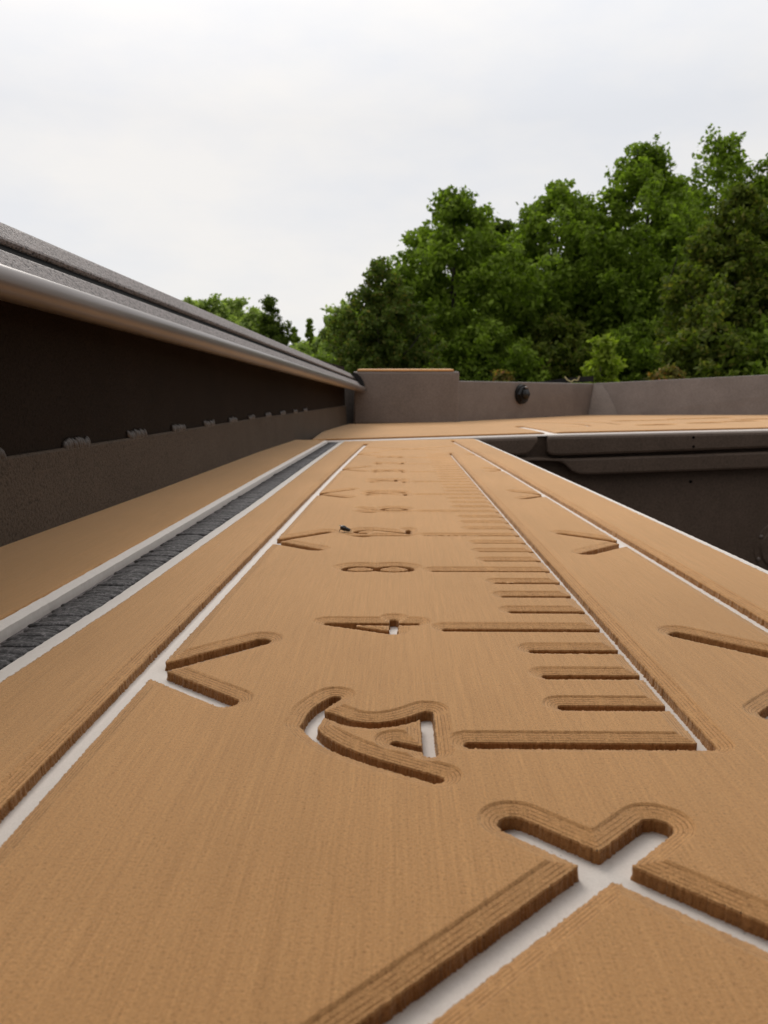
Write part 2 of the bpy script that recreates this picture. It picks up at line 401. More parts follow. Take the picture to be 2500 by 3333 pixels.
main_poly = [(-4.95, -14), (-4.87, 5), (-4.79, 9.1), (-4.57, 13.2), (-4.27, 25), (-4.05, 41), (-3.75, 57.4),
             (5.83, 61.0), (6.34, 46), (6.79, 30.8), (7.08, 19.7), (7.18, 15.1), (7.24, 9), (7.24, -14)]
tiles = [(-5.4, 7.6, -14, 2.9, .06), (-5.4, 7.6, 2.9, 9.2, .0125), (-5.4, 7.6, 9.2, 18, .022), (-5.4, 7.6, 18, 34, .036), (-5.4, 7.6, 34, 61.5, .06)]
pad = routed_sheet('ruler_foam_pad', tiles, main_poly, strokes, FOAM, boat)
pad['label'] = 'tan foam deck pad routed with a fish ruler, numbers 4 to 36 and white grooves'
base_sheet('white_base_layer', main_poly, pad, [.40] * 6 + [.12] + [.36] * 6 + [0], zmid=-.10)

strip_poly = [(-9.9, -14), (-9.05, 17.6), (-8.68, 27.5), (-8.18, 47.4), (-7.55, 59.2), (-5.30, 59.0), (-5.37, 55.4), (-5.78, 35), (-6.02, 18.6), (-6.13, 11.7), (-6.25, -14)]
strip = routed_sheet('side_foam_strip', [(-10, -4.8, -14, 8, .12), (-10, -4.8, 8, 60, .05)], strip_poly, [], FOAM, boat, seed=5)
strip['label'] = 'plain tan foam strip between the grey wall and the weld seam'
base_sheet('white_base_layer', strip_poly, strip, [0, 0, 0, 0, 0, .16, .16, .16, .16, .16, 0], zmid=-.09, zb=-.27)

# metal side deck below the pads
bm = bmesh.new()
prism(bm, [I(*p) for p in [(-10.2, -30), (-9.3, 17.6), (-8.9, 27.5), (-8.4, 47.4), (-7.75, 59.2), (-5.5, 60), (5.8, 61.6), (6.5, 47), (7.1, 31), (7.5, 17), (7.6, 8), (7.6, -30)]], -.9 * IN, -.262 * IN)
link('side_deck', bm_mesh('side_deck', bm), DECK, boat)
# weld bead in the seam
bm = bmesh.new(); rnd = random.Random(4)
y = -4.0
while y < 58.5:
    xa = np.interp(y, [-14, 11.7, 18.6, 35, 55.4, 59], [-5.85, -5.76, -5.65, -5.41, -5.0, -4.94]); xb = np.interp(y, [-14, 9.1, 13.2, 25, 41, 57.4], [-5.4, -5.29, -5.07, -4.77, -4.55, -4.25])
    xc = (xa + xb) / 2; hw = max(.17, (xb - xa) * .60)
    rot = Matrix.Rotation(rnd.uniform(-.25, .05), 3, 'X') @ Matrix.Rotation(rnd.uniform(-.25, .25), 3, 'Z')
    ell(bm, I(xc + rnd.uniform(-.02, .02), y, -.20 + rnd.uniform(-.01, .015)), I(hw * rnd.uniform(.8, 1.1), rnd.uniform(.15, .24), rnd.uniform(.065, .095)), 12, 8, rot)
    y += rnd.uniform(.13, .20)
link('weld_bead', bm_mesh('weld_bead', bm), BEAD, boat, True)

# left inner wall of the gunwale, its lower plate and stitch welds
wy = [-40, 0, 17.6, 27.5, 47.4, 59, 75, 93.6]; wx = [-11.2, -9.75, -9.06, -8.69, -8.19, -7.56, -6.8, -5.9]
wallx = lambda y: float(np.interp(y, wy, wx))
ylist = list(np.linspace(-40, 93.6, 50))
bm = bmesh.new()
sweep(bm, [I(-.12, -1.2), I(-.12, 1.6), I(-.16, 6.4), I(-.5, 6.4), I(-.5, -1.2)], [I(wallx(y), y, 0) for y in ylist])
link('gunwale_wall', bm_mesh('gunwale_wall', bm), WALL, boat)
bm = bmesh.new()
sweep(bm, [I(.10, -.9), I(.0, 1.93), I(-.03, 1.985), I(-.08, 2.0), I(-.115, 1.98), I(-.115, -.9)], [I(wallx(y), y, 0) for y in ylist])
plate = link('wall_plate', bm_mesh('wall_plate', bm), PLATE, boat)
tack_me = None
for k in range(11):
    yc = 17.55 + 4.7 * k; bm = bmesh.new(); rnd = random.Random(50 + k); n = 11 if k else 14
    for j in range(n):
        yy = yc + (j / (n - 1) - .5) * 1.45
        rot = Matrix.Rotation(rnd.uniform(.35, .75), 3, 'X')
        ell(bm, I(wallx(yy) - .10 + rnd.uniform(0, .03), yy, 2.02 + rnd.uniform(-.04, .05)), I(.09, rnd.uniform(.11, .17), rnd.uniform(.18, .25)), 8, 6, rot)
    link('weld_tack', bm_mesh('weld_tack', bm), TACK, plate, True)

# gunwale: tube rail below, speckled extrusion with a slot above it
def rail_c(y): t = (y - 16.5) / (93 - 16.5); return (-8.03 + 4.15 * t, y, 5.60 - 1.86 * t)
path = [I(*rail_c(y)) for y in np.linspace(-40, 93.0, 40)]
bm = bmesh.new()
prof = [I(.35 * math.cos(a), .08 + .35 * math.sin(a)) for a in np.linspace(0, 2 * math.pi, 33)[:-1]]
sweep(bm, prof, path)
link('tube_rail', bm_mesh('tube_rail', bm), TUBE, boat, True)
bm = bmesh.new()
cp = [(-.10, .36), (-.26, .50), (-.58, .93), (-.62, .96), (-.67, .955), (-1.15, .50), (-1.6, .85), (-1.09, 1.30), (-1.05, 1.37), (-1.07, 1.43), (-1.40, 1.84), (-1.47, 1.91), (-1.58, 1.93), (-2.3, 1.75), (-2.35, 1.6), (-2.35, -.6), (-2.2, -.6), (-2.2, .2), (-1.3, .2), (-1.3, .24), (-1.2, .22), (-.26, .12), (-.22, .2)]
sweep(bm, [I(*p) for p in cp], path)
link('gunwale_cap', bm_mesh('gunwale_cap', bm), CAP, boat)
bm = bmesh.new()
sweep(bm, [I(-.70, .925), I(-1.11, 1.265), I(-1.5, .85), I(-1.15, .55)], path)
link('slot_shade_strip', bm_mesh('slot_shade_strip', bm), HOLE, boat)  # near-black strip added to the slot, painted shade for its dark inside
bm = bmesh.new()
ec = [(.02, .0), (.06, .45), (-.05, .95), (-.32, 1.45), (-.75, 1.88), (-1.2, 2.0), (-1.35, 1.86), (-1.0, 1.4), (-.75, .9), (-.6, .3), (-.5, -.1)]
sweep(bm, [I(*p) for p in ec], [I(*(Vector(rail_c(92.6)) + Vector((.1, 0, 0)))), I(*(Vector(rail_c(93.5)) + Vector((.1, 0, 0))))])
link('rail_end_cap', bm_mesh('rail_end_cap', bm), BLACK, boat)

# bow deck: rises about one degree to starboard
bowz = lambda x, y: .0181 * (x + 4.5) - .00445 * (y - 60)
bow_poly = [(-6.4, 60.2), (-5.6, 60.6), (5.0, 63.3), (12.1, 65.2), (12.4, 65.3), (30.4, 67.1), (52, 69.4), (52, 101), (46.5, 101.8), (27.3, 114.2), (7.6, 95.6), (7.2, 93.9), (-5.6, 93.9), (-6.9, 76)]
lid_groove = [(12.55, 62), (12.5, 72), (12.05, 79)]
bst = [(lid_groove, .5), (smooth([(13.0, 91.5), (15.0, 92), (18.5, 84), (18.9, 76.5), (16.2, 75.5)], 2), .28), (smooth([(15.3, 96), (18.5, 94), (22, 86), (22, 79)], 2), .25)]
for x, y, l_ in [(25.2, 88.9, .9), (28.3, 89.2, 3.2), (33.6, 92, 3.4), (24.8, 76.8, 1.6), (30.6, 79.6, 1.8), (35.0, 82, 1.7), (38.5, 87, 2.6), (41, 79, 2.2), (37.2, 93, 1.4)]:
    bst += [([(x - l_ / 2, y), (x + l_ / 2, y + .5)], 1.25)]
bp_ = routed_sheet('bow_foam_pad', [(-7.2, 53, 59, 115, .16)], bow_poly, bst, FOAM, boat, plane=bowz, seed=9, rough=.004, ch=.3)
bp_['label'] = 'tan foam pad of the bow deck with white bevelled front edge'
base_sheet('white_base_layer', bow_poly, bp_, [.34, .34, .34, .34, .34, .34, 0, 0, 0, 0, 0, 0, .3, .3], plane=bowz, zb=-.29, zmid=-.22, ztop=-.13)
bm = bmesh.new()
a = [(-6.6, 59.4), (-5.6, 59.7), (5.0, 62.5), (11.2, 64.1), (11.2, 70), (12.1, 70), (12.1, 64.5), (30.4, 66.2), (60, 69), (60, 100), (46.5, 102.8), (27.3, 115.2), (7.6, 97), (-6.6, 97)]
top = [bm.verts.new(I(x, y, bowz(x, y) - .275)) for x, y in a]; bot = [bm.verts.new(I(x, y, bowz(x, y) - .55)) for x, y in a]
bm.faces.new(top); bm.faces.new(list(reversed(bot)))
for i in range(len(a)): bm.faces.new((top[i], top[(i + 1) % len(a)], bot[(i + 1) % len(a)], bot[i]))
link('bow_deck', bm_mesh('bow_deck', bm), BULK, boat)
# front of the bow deck: rolled edges, hatch lid, gutter lip, bulkhead
def face_strip(bm, top_pts, bot_pts, y_of, thick, r=.22):
    """rolled front plate between two xz polylines of equal length, front at y_of(x)"""
    rings = []
    for (xt, zt), (xb, zb) in zip(top_pts, bot_pts):
        y0 = y_of(xt); col = []
        for dy, dz in ((thick, 0), (r, 0), (r * .3, -r * .25), (0, -r)): col.append(bm.verts.new(I(xt, y0 + dy, zt + dz)))
        for dy, dz in ((0, r), (r * .3, r * .3), (r, 0), (thick, 0)): col.append(bm.verts.new(I(xb, y0 + dy, zb + dz)))
        rings.append(col)
    for p, q in zip(rings, rings[1:]):
        for k in range(len(p)): bm.faces.new((p[k], p[(k + 1) % len(p)], q[(k + 1) % len(p)], q[k]))
    bm.faces.new(rings[0]); bm.faces.new(list(reversed(rings[-1])))
fy = lambda x: 63.9 + .09 * (x - 12) if x > 12 else 63.9 + .27 * (x - 12)
bm = bmesh.new()
xs = [12.1, 12.2, 12.5, 13.2, 20, 31, 45, 60]
face_strip(bm, [(x, bowz(x, fy(x)) - .285) for x in xs], [(x, z + (.0 if i > 2 else (.16, .06, .02)[i])) for i, (x, z) in enumerate(zip(xs, [-1.45, -1.5, -1.56, -1.57, -1.36, -1.0, -.55, -.05]))], fy, 3)
lid = link('hatch_lid', bm_mesh('hatch_lid', bm), BULK, boat, False)
bm = bmesh.new()
for x, z in ((24.0, -.12), (24.05, -.86)): cyl(bm, I(x, fy(x) - .03, z), I(x, fy(x) + .3, z), .11 * IN, seg=12)
link('screw_hole', bm_mesh('screw_hole', bm), HOLE, lid)
bm = bmesh.new()
xs = [-7, 0, 6, 9.6, 10.4, 10.75, 11.0, 11.2]
face_strip(bm, [(x, bowz(x, fy(x)) - .285) for x in xs], list(zip(xs, [-1.5, -1.5, -1.5, -1.5, -1.44, -1.15, -.75, -.6])), fy, 3)
link('deck_edge', bm_mesh('deck_edge', bm), BULK, boat)
gy_ = lambda x: fy(x) + .12
bm = bmesh.new()
xs = [9.0, 11.8, 12.6, 13.2, 13.6, 14.2, 14.8, 16, 24, 31, 45, 60]
face_strip(bm, list(zip(xs, [-1.60, -1.72, -1.76, -1.76, -1.76, -1.76, -1.75, -1.72, -1.50, -1.28, -.85, -.35])),
           list(zip(xs, [-2.05, -2.0, -2.02, -2.1, -2.35, -2.9, -3.1, -3.12, -2.9, -2.70, -2.3, -1.8])), gy_, 2.6, .2)
link('hatch_gutter', bm_mesh('hatch_gutter', bm), BULK, boat)
bm = bmesh.new()
pts = [(-8, 61), (5, 63.2), (12, 65.0), (31, 66.8), (62, 69.6)]
for (x0, y0), (x1, y1) in zip(pts, pts[1:]):
    q = [bm.verts.new(I(*p)) for p in ((x0, y0, -24), (x1, y1, -24), (x1, y1, -.3 + .018 * x1), (x0, y0, -.3 + .018 * x0), (x0, y0 + .4, -24), (x1, y1 + .4, -24), (x1, y1 + .4, -.3 + .018 * x1), (x0, y0 + .4, -.3 + .018 * x0))]
    for f in ((0, 1, 2, 3), (7, 6, 5, 4)): bm.faces.new([q[k] for k in f])
bulk = link('bulkhead', bm_mesh('bulkhead', bm), BULK, boat)
bm = bmesh.new(); cyl(bm, I(24.4, 66.1, -3.85), I(24.4, 66.5, -3.85), .12 * IN, seg=12)
link('screw_hole', bm_mesh('screw_hole', bm), HOLE, bulk)
bm = bmesh.new(); cyl(bm, I(32.6, 66.7, -9.6), I(32.6, 66.95, -9.6), 2.3 * IN, 2.5 * IN, 40); cyl(bm, I(32.6, 66.55, -9.6), I(32.6, 66.75, -9.6), 1.7 * IN, 1.9 * IN, 40)
hp = link('inspection_plate', bm_mesh('inspection_plate', bm), BULK, boat)
for ang in (150, 205, 265, 95):
    bm = bmesh.new(); c = (32.6 + 2.1 * math.cos(R(ang)), 66.68, -9.6 + 2.1 * math.sin(R(ang))); ell(bm, I(*c), I(.16, .1, .16))
    link('screw_head', bm_mesh('screw_head', bm), PANEL, hp, True)

# bow locker with a foam top, the two bow panels, black fitting
bm = bmesh.new(); box(bm, I(1.1, 96.7, 2.85), I(12.3, 6, 6.1), .25 * IN, 3)
lk = link('bow_locker', bm_mesh('bow_locker', bm), PANEL, boat)
bm = bmesh.new(); box(bm, I(1.0, 96.6, 6.02), I(11.2, 5.7, .20), .04 * IN, 2)
for v in bm.verts:
    if v.co.y > 96.6 * IN: v.co.z += .24 * IN
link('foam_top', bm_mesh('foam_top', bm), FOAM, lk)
def panel(name, b0, t0, b1, t1, mat=PANEL):
    """leaning plate between bottom points b0,b1 and top points t0,t1 with a folded lip along the top"""
    d = Vector((b1[0] - b0[0], b1[1] - b0[1], 0)).normalized(); nrm = Vector((-d.y, d.x, 0))
    if nrm.y < 0: nrm = -nrm
    bm = bmesh.new(); rings = []
    for b_, t_ in ((b0, t0), (b1, t1)):
        b_, t_ = Vector(b_), Vector(t_); up = Vector((0, 0, 1))
        q = [b_, t_ - up * .14, t_ - up * .04 + nrm * .03, t_ + nrm * .14, t_ + nrm * 1.1, t_ + nrm * 1.1 - up * .5, t_ + nrm * .5 - up * .5, b_ + nrm * .5]
        rings.append([bm.verts.new(p * IN) for p in q])
    n = len(rings[0])
    for i in range(n): bm.faces.new((rings[0][i], rings[0][(i + 1) % n], rings[1][(i + 1) % n], rings[1][i]))
    bm.faces.new(rings[0]); bm.faces.new(list(reversed(rings[1])))
    return link(name, bm_mesh(name, bm), mat, boat)
CB, CT = (26.7, 113.0, -.3), (27.6, 113.8, 4.75)
pl_ = panel('bow_panel', (5.4, 93.6, -.3), (6.2, 94.4, 4.85), CB, CT); pl_['label'] = 'darker bow panel carrying the black fitting'
pr_ = panel('bow_panel', CB, CT, (64.0, 87.0, .2), (64.8, 87.8, 6.6)); pr_['label'] = 'paler bow panel on the right of the corner'
def onright(u, v): return Vector(CB).lerp(Vector((64.0, 87.0, .2)), u).lerp(Vector(CT).lerp(Vector((64.8, 87.8, 6.6)), u), v)
bm = bmesh.new(); nn = Vector((-.57, -.82, .1))
f = [bm.verts.new((onright(u, v) + nn * .03) * IN) for u, v in ((.004, .02), (.10, .02), (.085, .3), (.055, .7), (.03, .95), (.004, .95))]
bm.faces.new(f); r = bmesh.ops.extrude_face_region(bm, geom=bm.faces[:]); 
for q in r['geom']:
    if isinstance(q, bmesh.types.BMVert): q.co += nn * .05 * IN
gus = link('corner_gusset', bm_mesh('corner_gusset', bm), paint_mat('gusset_paint', (.20, .17, .15), .25, .0004, 300, .5, .4), boat)
fc = Vector((16.0, 103.0, 3.25)); fn = Vector((.67, -.74, 0)).normalized()
bm = bmesh.new()
cyl(bm, (fc + fn * -.4) * IN, (fc + fn * .18) * IN, 1.28 * IN, 1.2 * IN, 28)
fit = link('black_fitting', bm_mesh('black_fitting', bm), BLACK, boat)
bm = bmesh.new(); cyl(bm, (fc + fn * .18) * IN, (fc + fn * .5) * IN, 1.12 * IN, 1.0 * IN, 6); link('hex_nut', bm_mesh('hex_nut', bm), BLACK, fit)
bm = bmesh.new(); cyl(bm, (fc + fn * .5) * IN, (fc + fn * .75) * IN, .68 * IN, .62 * IN, 20); link('threaded_stub', bm_mesh('threaded_stub', bm), BLACK, fit, True)
bm = bmesh.new(); ell(bm, (fc + fn * .62 + Vector((.0, 0, .85))) * IN, I(.2, .2, .16)); link('lock_pin', bm_mesh('lock_pin', bm), TUBE, fit, True)

# unseen canopy on poles, added above and behind the camera to darken the near foam
bm = bmesh.new(); g = [[None] * 13 for _ in range(13)]
for i in range(13):
    for j in range(13):
        u, v = i / 12, j / 12; x, y = -.30 + 2.2 * u, -1.6 + 1.87 * v
        g[i][j] = bm.verts.new((x, y, .52 + .10 * math.sin(math.pi * u) + .05 * math.sin(math.pi * v)))
for i in range(12):
    for j in range(12): bm.faces.new((g[i][j], g[i + 1][j], g[i + 1][j + 1], g[i][j + 1]))
bmesh.ops.solidify(bm, geom=bm.faces[:], thickness=.004)
added_shade_top = link('added_shade_top', bm_mesh('added_shade_top', bm), BULK, boat, True)
for x, xb in ((-.29, -.30), (1.89, 1.92)):
    for y0, y1 in ((.24, -.55), (-1.58, -.75)):
        bm = bmesh.new(); cyl(bm, (x, y0, .52), (xb, y1, .10), .011, seg=12); link('added_shade_pole', bm_mesh('added_shade_pole', bm), TUBE, added_shade_top, True)
# outer hull and cockpit floor
bm = bmesh.new()
ring = [(-12.5, -60), (-11.9, -30), (-11.3, 10), (-10.2, 50), (-7.8, 96), (7, 98.5), (27.2, 117), (68, 90), (76, 50), (80, 0), (80, -60)]
def loft(scale, z): return [bm.verts.new(I(34 + (x - 34) * scale, y if y > -50 else y, z)) for x, y in ring]
A = loft(1.0, 4.2); B = loft(.97, -12); Cc = loft(.80, -30); n = len(ring)
for p, q in ((A, B), (B, Cc)):
    for i in range(n): bm.faces.new((p[i], p[(i + 1) % n], q[(i + 1) % n], q[i]))
bm.faces.new(Cc)
link('hull', bm_mesh('hull', bm), HULLM, boat)
bm = bmesh.new(); prism(bm, [I(*p) for p in [(7.0, -58), (78, -58), (78, 40), (70, 68), (7, 64)]], -22 * IN, -21 * IN)
link('cockpit_floor', bm_mesh('cockpit_floor', bm), BULK, boat)
bm = bmesh.new(); prism(bm, [I(*p) for p in [(6.9, -58), (7.1, -58), (7.1, 16), (6.4, 31), (5.6, 61), (5.4, 61), (6.2, 31), (6.9, 16)]], -22 * IN, -.9 * IN)
link('side_panel', bm_mesh('side_panel', bm), BULK, boat)

# ------------------------------------------------------------------ loose things: fly on the pad, bar over the bow
fly = empty('fly', I(-1.30, 19.72, 0)); tag(fly, 'small dark fly standing on the tan foam beside the number 12', 'fly')
FLYM = paint_mat('fly_body', (.012, .011, .009), .4, .00004, 3000, .35)
m = Mat('fly_wing'); WING = m.done((.10, .09, .08), .25, 0, .6)
U = .01
def fl(x, y, z): return (-1.30 * IN + x * .001, 19.72 * IN + y * .001, z * .001)
bm = bmesh.new(); rt = Matrix.Rotation(R(22), 3, 'Y')
ell(bm, fl(-.6, 0, 2.55), (.0024, .0017, .0017), 14, 10, rt); ell(bm, fl(1.5, -.2, 1.75), (.0017, .0014, .0013), 12, 8, rt); ell(bm, fl(2.8, -.4, 1.25), (.0008, .0010, .0009), 10, 8)
link('body', bm_mesh('body', bm), FLYM, fly, True)
for sx, sy, ex, ey in ((-1.8, -1, -3.6, -2.4), (-1.8, 1, -3.8, 2.4), (.2, -1.2, .2, -3.4), (.2, 1.2, .4, 3.2), (2, -1, 4.3, -2.4), (2, 1, 4.6, 1.8)):
    bm = bmesh.new(); k = ((sx + ex) / 2, (sy + ey) / 2, 2.0)
    cyl(bm, fl(sx, sy, 1.6), fl(*k), .00020, .00015, 6); cyl(bm, fl(*k), fl(ex, ey, .05), .00015, .0001, 6)
    link('leg', bm_mesh('leg', bm), FLYM, fly)
for s in (-1, 1):
    bm = bmesh.new(); ell(bm, fl(-1.2, s * .9, 3.5), (.0025, .0009, .00012), 12, 6, Matrix.Rotation(R(20), 3, 'Y') @ Matrix.Rotation(s * .15, 3, 'Z')); link('wing', bm_mesh('wing', bm), WING, fly, True)
bar = empty('mounting_bar', I(25, 116, 4.9)); tag(bar, 'black flat bar tied with straw coloured cord lying across the bow edge', 'bar')
bm = bmesh.new()
vs_ = [(20.2, 116.6, 4.95), (24.2, 115.6, 5.55), (27.9, 114.9, 5.80), (27.9, 114.9, 5.0), (24.2, 115.6, 4.9)]
f = [bm.verts.new(I(*p)) for p in vs_]; g = [bm.verts.new(I(p[0] + .3, p[1] + 1.6, p[2])) for p in vs_]
bm.faces.new(f); bm.faces.new(list(reversed(g)))
for i in range(5): bm.faces.new((f[i], g[i], g[(i + 1) % 5], f[(i + 1) % 5]))
link('flat_bar', bm_mesh('flat_bar', bm), BLACK, bar)
bm = bmesh.new()
P = [(23.9, 115.4, 5.7), (24.3, 115.3, 5.2), (24.8, 115.2, 4.95), (25.2, 115.2, 5.25), (25.7, 115.1, 5.15), (25.9, 115.0, 5.75)]
for a_, b_ in zip(P, P[1:]): cyl(bm, I(*a_), I(*b_), .11 * IN, .10 * IN, 8)
link('cord', bm_mesh('cord', bm), CORD, bar)

# ------------------------------------------------------------------ ground and trees
GZ = -.95
m = Mat('meadow'); c = m.ramp(m.noise(.6, (1, 1, 1), 6, .6), [(.3, (.035, .055, .015)), (.6, (.07, .095, .03)), (.8, (.12, .10, .05))])
m.bump(m.noise(30, (1, 1, 1), 4, .6), .05, .6); GROUND = m.done(c, .9, 0, .2)
bm = bmesh.new(); q = 900
bmesh.ops.create_grid(bm, x_segments=60, y_segments=60, size=q)
for v in bm.verts: v.co.z = GZ
tag(link('ground', bm_mesh('ground', bm), GROUND), kind='structure')

def leaf_mat(name, dark, light, red=None):
    m = Mat(name); g = m.n('ShaderNodeNewGeometry')
    c = m.ramp(g.outputs['Random Per Island'], [(0, dark), (.75, light), (1, red or tuple(x * 1.3 for x in light))])
    cl = m.ramp(m.noise(1.5, (1, 1, 1), 3, .6), [(.32, (.72, .75, .70)), (.68, (1.2, 1.16, 1.1))]); c = m.mul(c, cl)
    m.done(c, .65, 0, .15)
    tr = m.n('ShaderNodeBsdfTranslucent'); m.l(m.mul(c, (1.0, 1.15, .5)), tr.inputs[0]); mx = m.n('ShaderNodeMixShader'); mx.inputs[0].default_value = .52
    outn = [x for x in m.t.nodes if x.type == 'OUTPUT_MATERIAL'][0]
    m.l(m.b.outputs[0], mx.inputs[1]); m.l(tr.outputs[0], mx.inputs[2]); m.l(mx.outputs[0], outn.inputs[0]); return m.m
LEAF = {'oak': leaf_mat('oak_leaf', (.095, .140, .017), (.225, .305, .044)),
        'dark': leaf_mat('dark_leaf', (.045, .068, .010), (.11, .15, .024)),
        'cedar': leaf_mat('cedar_leaf', (.062, .092, .018), (.155, .205, .045), (.19, .15, .04)),
        'dull': leaf_mat('dull_leaf', (.072, .098, .014), (.160, .200, .034), (.20, .18, .04)),
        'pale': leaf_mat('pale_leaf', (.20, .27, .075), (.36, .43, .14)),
        'spring': leaf_mat('spring_leaf', (.17, .225, .022), (.32, .38, .05)),
        'red': leaf_mat('reddish_leaf', (.10, .10, .025), (.20, .17, .05), (.32, .12, .05))}
m = Mat('bark'); m.bump(m.noise(12, (1, 1, .2), 4, .6), .03, .8)
BARK = m.done(m.ramp(m.noise(9, (1, 1, .2), 4, .6), [(.3, (.035, .028, .02)), (.7, (.10, .085, .065))]), .9)

def leaves_mesh(name, C, Nrm, size, rng):
    """one folded rhombus leaf per centre"""
    n = len(C)
    a = rng.normal(0, 1, (n, 3)); a -= (a * Nrm).sum(1, keepdims=True) * Nrm; a /= np.linalg.norm(a, axis=1, keepdims=True) + 1e-9
    b = np.cross(Nrm, a); s = size * rng.uniform(.65, 1.35, (n, 1))
    V = np.stack([C - a * s, C + b * s * .55 - Nrm * s * .12, C + a * s, C - b * s * .55 - Nrm * s * .12], 1).reshape(-1, 3)
    return mesh_np(name, V, np.arange(4 * n), np.full(n, 4))
def shape_fn(kind):
    return {'oak': lambda t: (.62 + .55 * np.sin(np.pi * np.clip(t * .95 + .05, 0, 1))) * np.clip((1.03 - t) * 2.4, 0, 1) ** .55,
            'round': lambda t: np.sqrt(np.clip(1 - (2 * t - .9) ** 2 / 1.25, 0.02, 1)),
            'cone': lambda t: np.clip(1.06 - t, 0.03, 1) ** .85,
            'egg': lambda t: np.clip(np.sin(np.pi * np.clip(t, 0, 1) ** .75 * .93 + .16), .05, 1)}[kind]
def tree(name, label, X, Y, top, width, kind='oak', leaf='oak', n=16000, size=.10, clump=.42, bottom=.08, group=None, seed=0, limbs=12, cat='tree', upr=.35):
    n = int(n * 2.1); rng = np.random.default_rng(seed); h = top - GZ; t0 = empty(name, (X, Y, GZ)); tag(t0, label, cat, group)
    sf = shape_fn(kind); zb = GZ + h * bottom; ch = top - zb
    nc = max(14, int(n / 95)); t = rng.uniform(0, 1, nc * 4); keep = rng.uniform(0, 1, nc * 4) < (.25 if kind != 'cone' else .6) + .75 * sf(t); t = t[keep][:nc]
    ph = rng.uniform(0, 2 * np.pi, len(t)); rr = np.sqrt(rng.uniform(.06, 1, len(t)))
    wob = 1 + .22 * np.sin(ph * 2 + t * 7 + seed) + .16 * np.sin(ph * 5 + seed * 2 + t * 13)
    rad = width / 2 * sf(t) * wob
    cl = np.stack([X + np.cos(ph) * rr * rad * .92, Y + np.sin(ph) * rr * rad * .92, zb + t * ch], 1)
    cs = clump * rng.uniform(.5, 1.3, len(cl)) * (1.0 if kind != 'cone' else .8) * (1.1 - .4 * t)
    per = (n * cs ** 2 / (cs ** 2).sum()).astype(int) + 1
    ci = np.repeat(np.arange(len(cl)), per); m_ = len(ci)
    u = rng.normal(0, 1, (m_, 3)); u /= np.linalg.norm(u, axis=1, keepdims=True); rd = rng.uniform(.15, 1, (m_, 1)) ** .45 * (1 + rng.uniform(.05, .45, (m_, 1)) * (rng.uniform(0, 1, (m_, 1)) > .86))
    ax = np.stack([np.cos(ph), np.sin(ph), rng.uniform(.1, 1.2, len(cl))], 1) + rng.normal(0, .45, (len(cl), 3)); ax /= np.linalg.norm(ax, axis=1, keepdims=True)
    P_ = u * rd * cs[ci][:, None] * np.array([1, 1, .85 if kind != 'cone' else .6]) * .86
    P_ = cl[ci] + P_ + ax[ci] * (P_ * ax[ci]).sum(1, keepdims=True) * .75
    Nn = u * .45 + np.array([0, 0, upr]) + rng.normal(0, .7, (m_, 3)); Nn /= np.linalg.norm(Nn, axis=1, keepdims=True)
    P_[:, 2] = np.maximum(P_[:, 2], GZ + .05)
    me = leaves_mesh('crown', P_, Nn, size, rng)
    link('crown', me, LEAF[leaf], t0)
    bm = bmesh.new(); rnd = random.Random(seed); r0 = max(.02, h * .017)
    segs = 6; pr = Vector((X, Y, GZ - .1)); 
    for k in range(segs):
        z1 = GZ + h * .92 * (k + 1) / segs; nx = Vector((X + rnd.uniform(-.03, .03) * width, Y + rnd.uniform(-.03, .03) * width, z1))
        cyl(bm, pr, nx, r0 * (1 - .15 * k), r0 * (1 - .15 * (k + 1)), 8, False); pr = nx
    for k in rng.choice(len(cl), min(limbs, len(cl)), False):
        c_ = Vector(cl[k]); zs = max(GZ + .1 * h, c_.z - (c_.xy - Vector((X, Y))).length * .8 - .2)
        s_ = Vector((X, Y, zs)); md = (s_ + c_) / 2 + Vector((rnd.uniform(-.1, .1), rnd.uniform(-.1, .1), -.08 * (c_ - s_).length))
        cyl(bm, s_, md, r0 * .38, r0 * .26, 6, False); cyl(bm, md, c_, r0 * .26, r0 * .08, 6, False)
    link('trunk', bm_mesh('trunk', bm), BARK, t0)
    return t0
# bearings: metres across and up per metre of distance, read off the place
def bearing(px, py):
    vx, vy, th, ps = (px - 829.5) / 1720.0, (1106 - py) / 1720.0, R(8.53), R(.906)
    fw, up = math.cos(th) + vy * math.sin(th), vy * math.cos(th) - math.sin(th)
    x, y = vx * math.cos(ps) - fw * math.sin(ps), vx * math.sin(ps) + fw * math.cos(ps)
    return x / y, up / y
def T(name, label, px, top, w, d, **k):
    bx, bz = bearing(px, top); return tree(name, label, bx * d, d, bz * d + .088 - k.get('clump', .42) * .45, w / 1700.0 * d, **k)
G1 = 'tall broadleaf trees behind the bow'; G2 = 'distant trees beyond the gunwale'; G3 = 'bushes at the foot of the trees'; G4 = 'trees in the second row of the wood'
T('broadleaf_tree', 'leafy green tree standing right behind the tan topped locker, with sky holes in its crown', 985, 405, 300, 27, seed=11, n=21000, group=G1, size=.095)
T('broadleaf_tree', 'green tree with rounded crown between the locker tree and the tallest pointed tree', 1205, 388, 290, 29, seed=12, n=21000, group=G1, size=.095)
T('broadleaf_tree', 'tall pointed green tree rising above the sapling', 1400, 312, 320, 28, seed=13, n=24000, group=G1, size=.095)
T('broadleaf_tree', 'tallest broadleaf tree, airy crown full of sky gaps at the upper right', 1560, 284, 290, 31, seed=14, n=17000, group=G1, size=.095, clump=.5)
T('broadleaf_tree', 'broadleaf tree cut by the right edge of the photo behind the dull feathery tree', 1690, 330, 230, 30, seed=15, n=14000, group=G1)
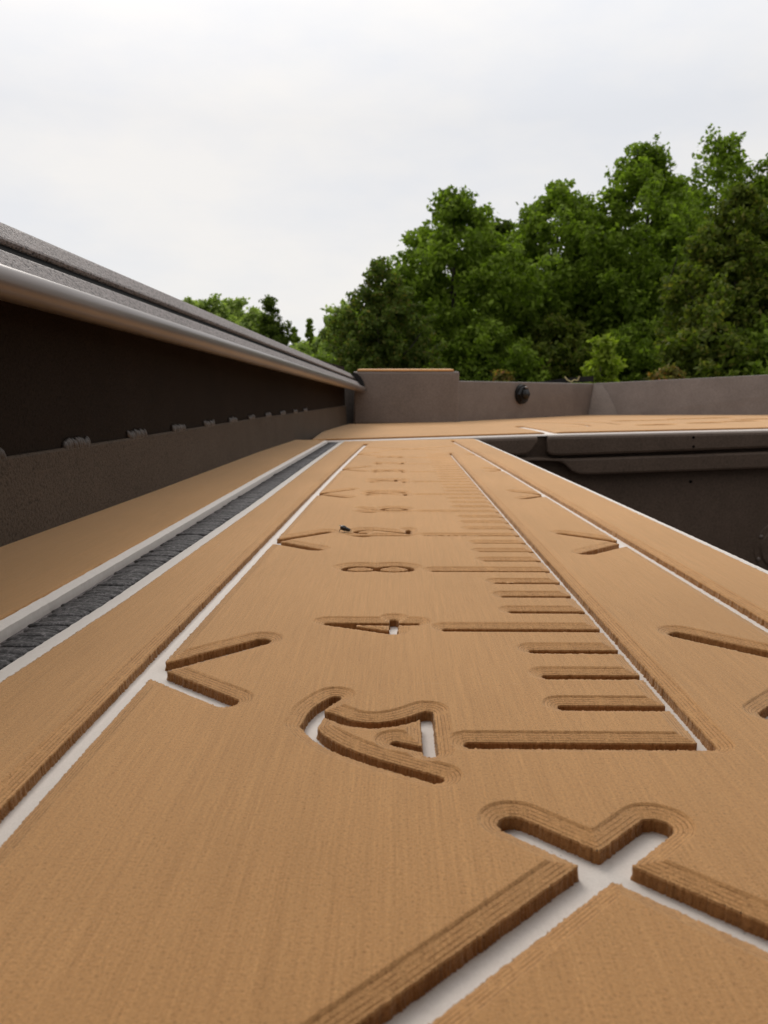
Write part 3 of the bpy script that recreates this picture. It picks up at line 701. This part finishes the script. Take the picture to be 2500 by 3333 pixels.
T('feathery_tree', 'dull olive feathery tree in front of the tallest trees at the right edge', 1610, 400, 330, 21, kind='egg', leaf='dull', seed=16, n=26000, size=.07, clump=.30, limbs=20)
T('cedar_tree', 'dense rounded olive cedar standing left of the tall trees', 825, 556, 170, 22, kind='oak', leaf='cedar', seed=17, n=20000, size=.055, clump=.22)
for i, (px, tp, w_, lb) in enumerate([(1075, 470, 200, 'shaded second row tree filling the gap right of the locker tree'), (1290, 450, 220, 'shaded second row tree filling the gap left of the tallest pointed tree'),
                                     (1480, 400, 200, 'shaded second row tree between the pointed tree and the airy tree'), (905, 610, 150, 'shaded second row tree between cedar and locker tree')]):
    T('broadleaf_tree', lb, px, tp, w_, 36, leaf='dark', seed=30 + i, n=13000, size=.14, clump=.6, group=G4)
T('dark_tree', 'dark green upright tree alone beyond the grey gunwale', 582, 640, 72, 50, kind='oak', leaf='dark', seed=40, n=9000, size=.095, clump=.38)
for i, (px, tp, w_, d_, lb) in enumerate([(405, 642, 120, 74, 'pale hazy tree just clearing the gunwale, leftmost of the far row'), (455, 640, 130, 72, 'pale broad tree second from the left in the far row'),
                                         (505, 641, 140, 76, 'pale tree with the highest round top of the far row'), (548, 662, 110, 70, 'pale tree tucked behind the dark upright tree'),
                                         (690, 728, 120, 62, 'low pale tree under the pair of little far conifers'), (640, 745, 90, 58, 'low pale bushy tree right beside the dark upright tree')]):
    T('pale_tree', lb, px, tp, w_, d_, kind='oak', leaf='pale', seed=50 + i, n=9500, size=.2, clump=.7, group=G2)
for i, (px, tp, w_, lb) in enumerate([(668, 688, 40, 'thin dark far conifer, left of the pair'), (705, 682, 44, 'thin far conifer, right of the pair next to the sparse tree'), (636, 700, 44, 'short far conifer nearest to the dark upright tree')]):
    T('conifer_tree', lb, px, tp, w_, 60, kind='cone', leaf='oak', seed=60 + i, n=6000, size=.10, clump=.24, group='small far conifers')
T('sparse_tree', 'sparse light green tree leaning out left of the cedar', 745, 640, 95, 40, kind='round', leaf='pale', seed=70, n=5200, size=.13, clump=.5)
T('bush', 'bright low bush in front of the far conifers left of the locker', 700, 765, 130, 34, kind='round', leaf='oak', seed=71, n=7000, size=.10, clump=.4, group=G3, cat='bush')
T('bush', 'green bush hugging the left foot of the cedar', 760, 745, 70, 26, kind='round', leaf='oak', seed=72, n=5000, size=.08, clump=.3, group=G3, cat='bush')
T('sapling', 'bright yellow green sapling in front of the dark wood above the black bar', 1305, 722, 84, 15, kind='egg', leaf='spring', seed=73, n=3000, size=.055, clump=.2, cat='sapling')
T('bush', 'reddish tipped bush right of the sapling over the bow panel', 1440, 787, 95, 16, kind='round', leaf='red', seed=74, n=3500, size=.05, clump=.2, group=G3, cat='bush')
T('bush', 'small reddish tipped bush right of the tan topped locker', 1085, 800, 60, 16, kind='round', leaf='red', seed=75, n=2000, size=.05, clump=.18, group=G3, cat='bush')
for i, (px, tp, w_, d_, lb) in enumerate([(900, 690, 150, 28, 'dark bush at the foot of the locker tree, right of the cedar'), (1060, 690, 210, 25, 'dark bush over the gap between locker and black fitting'), (1210, 680, 200, 26, 'dark bush left behind the sapling'), (1390, 690, 200, 25, 'dark bush right behind the sapling'), (1540, 700, 200, 19, 'dark bush under the feathery tree'), (1680, 690, 180, 19, 'dark bush at the right edge of the photo')]):
    T('bush', lb, px, tp, w_, d_, kind='round', leaf='oak' if i % 2 else 'dull', seed=80 + i, n=7500, size=.085, clump=.34, group=G3, cat='bush')
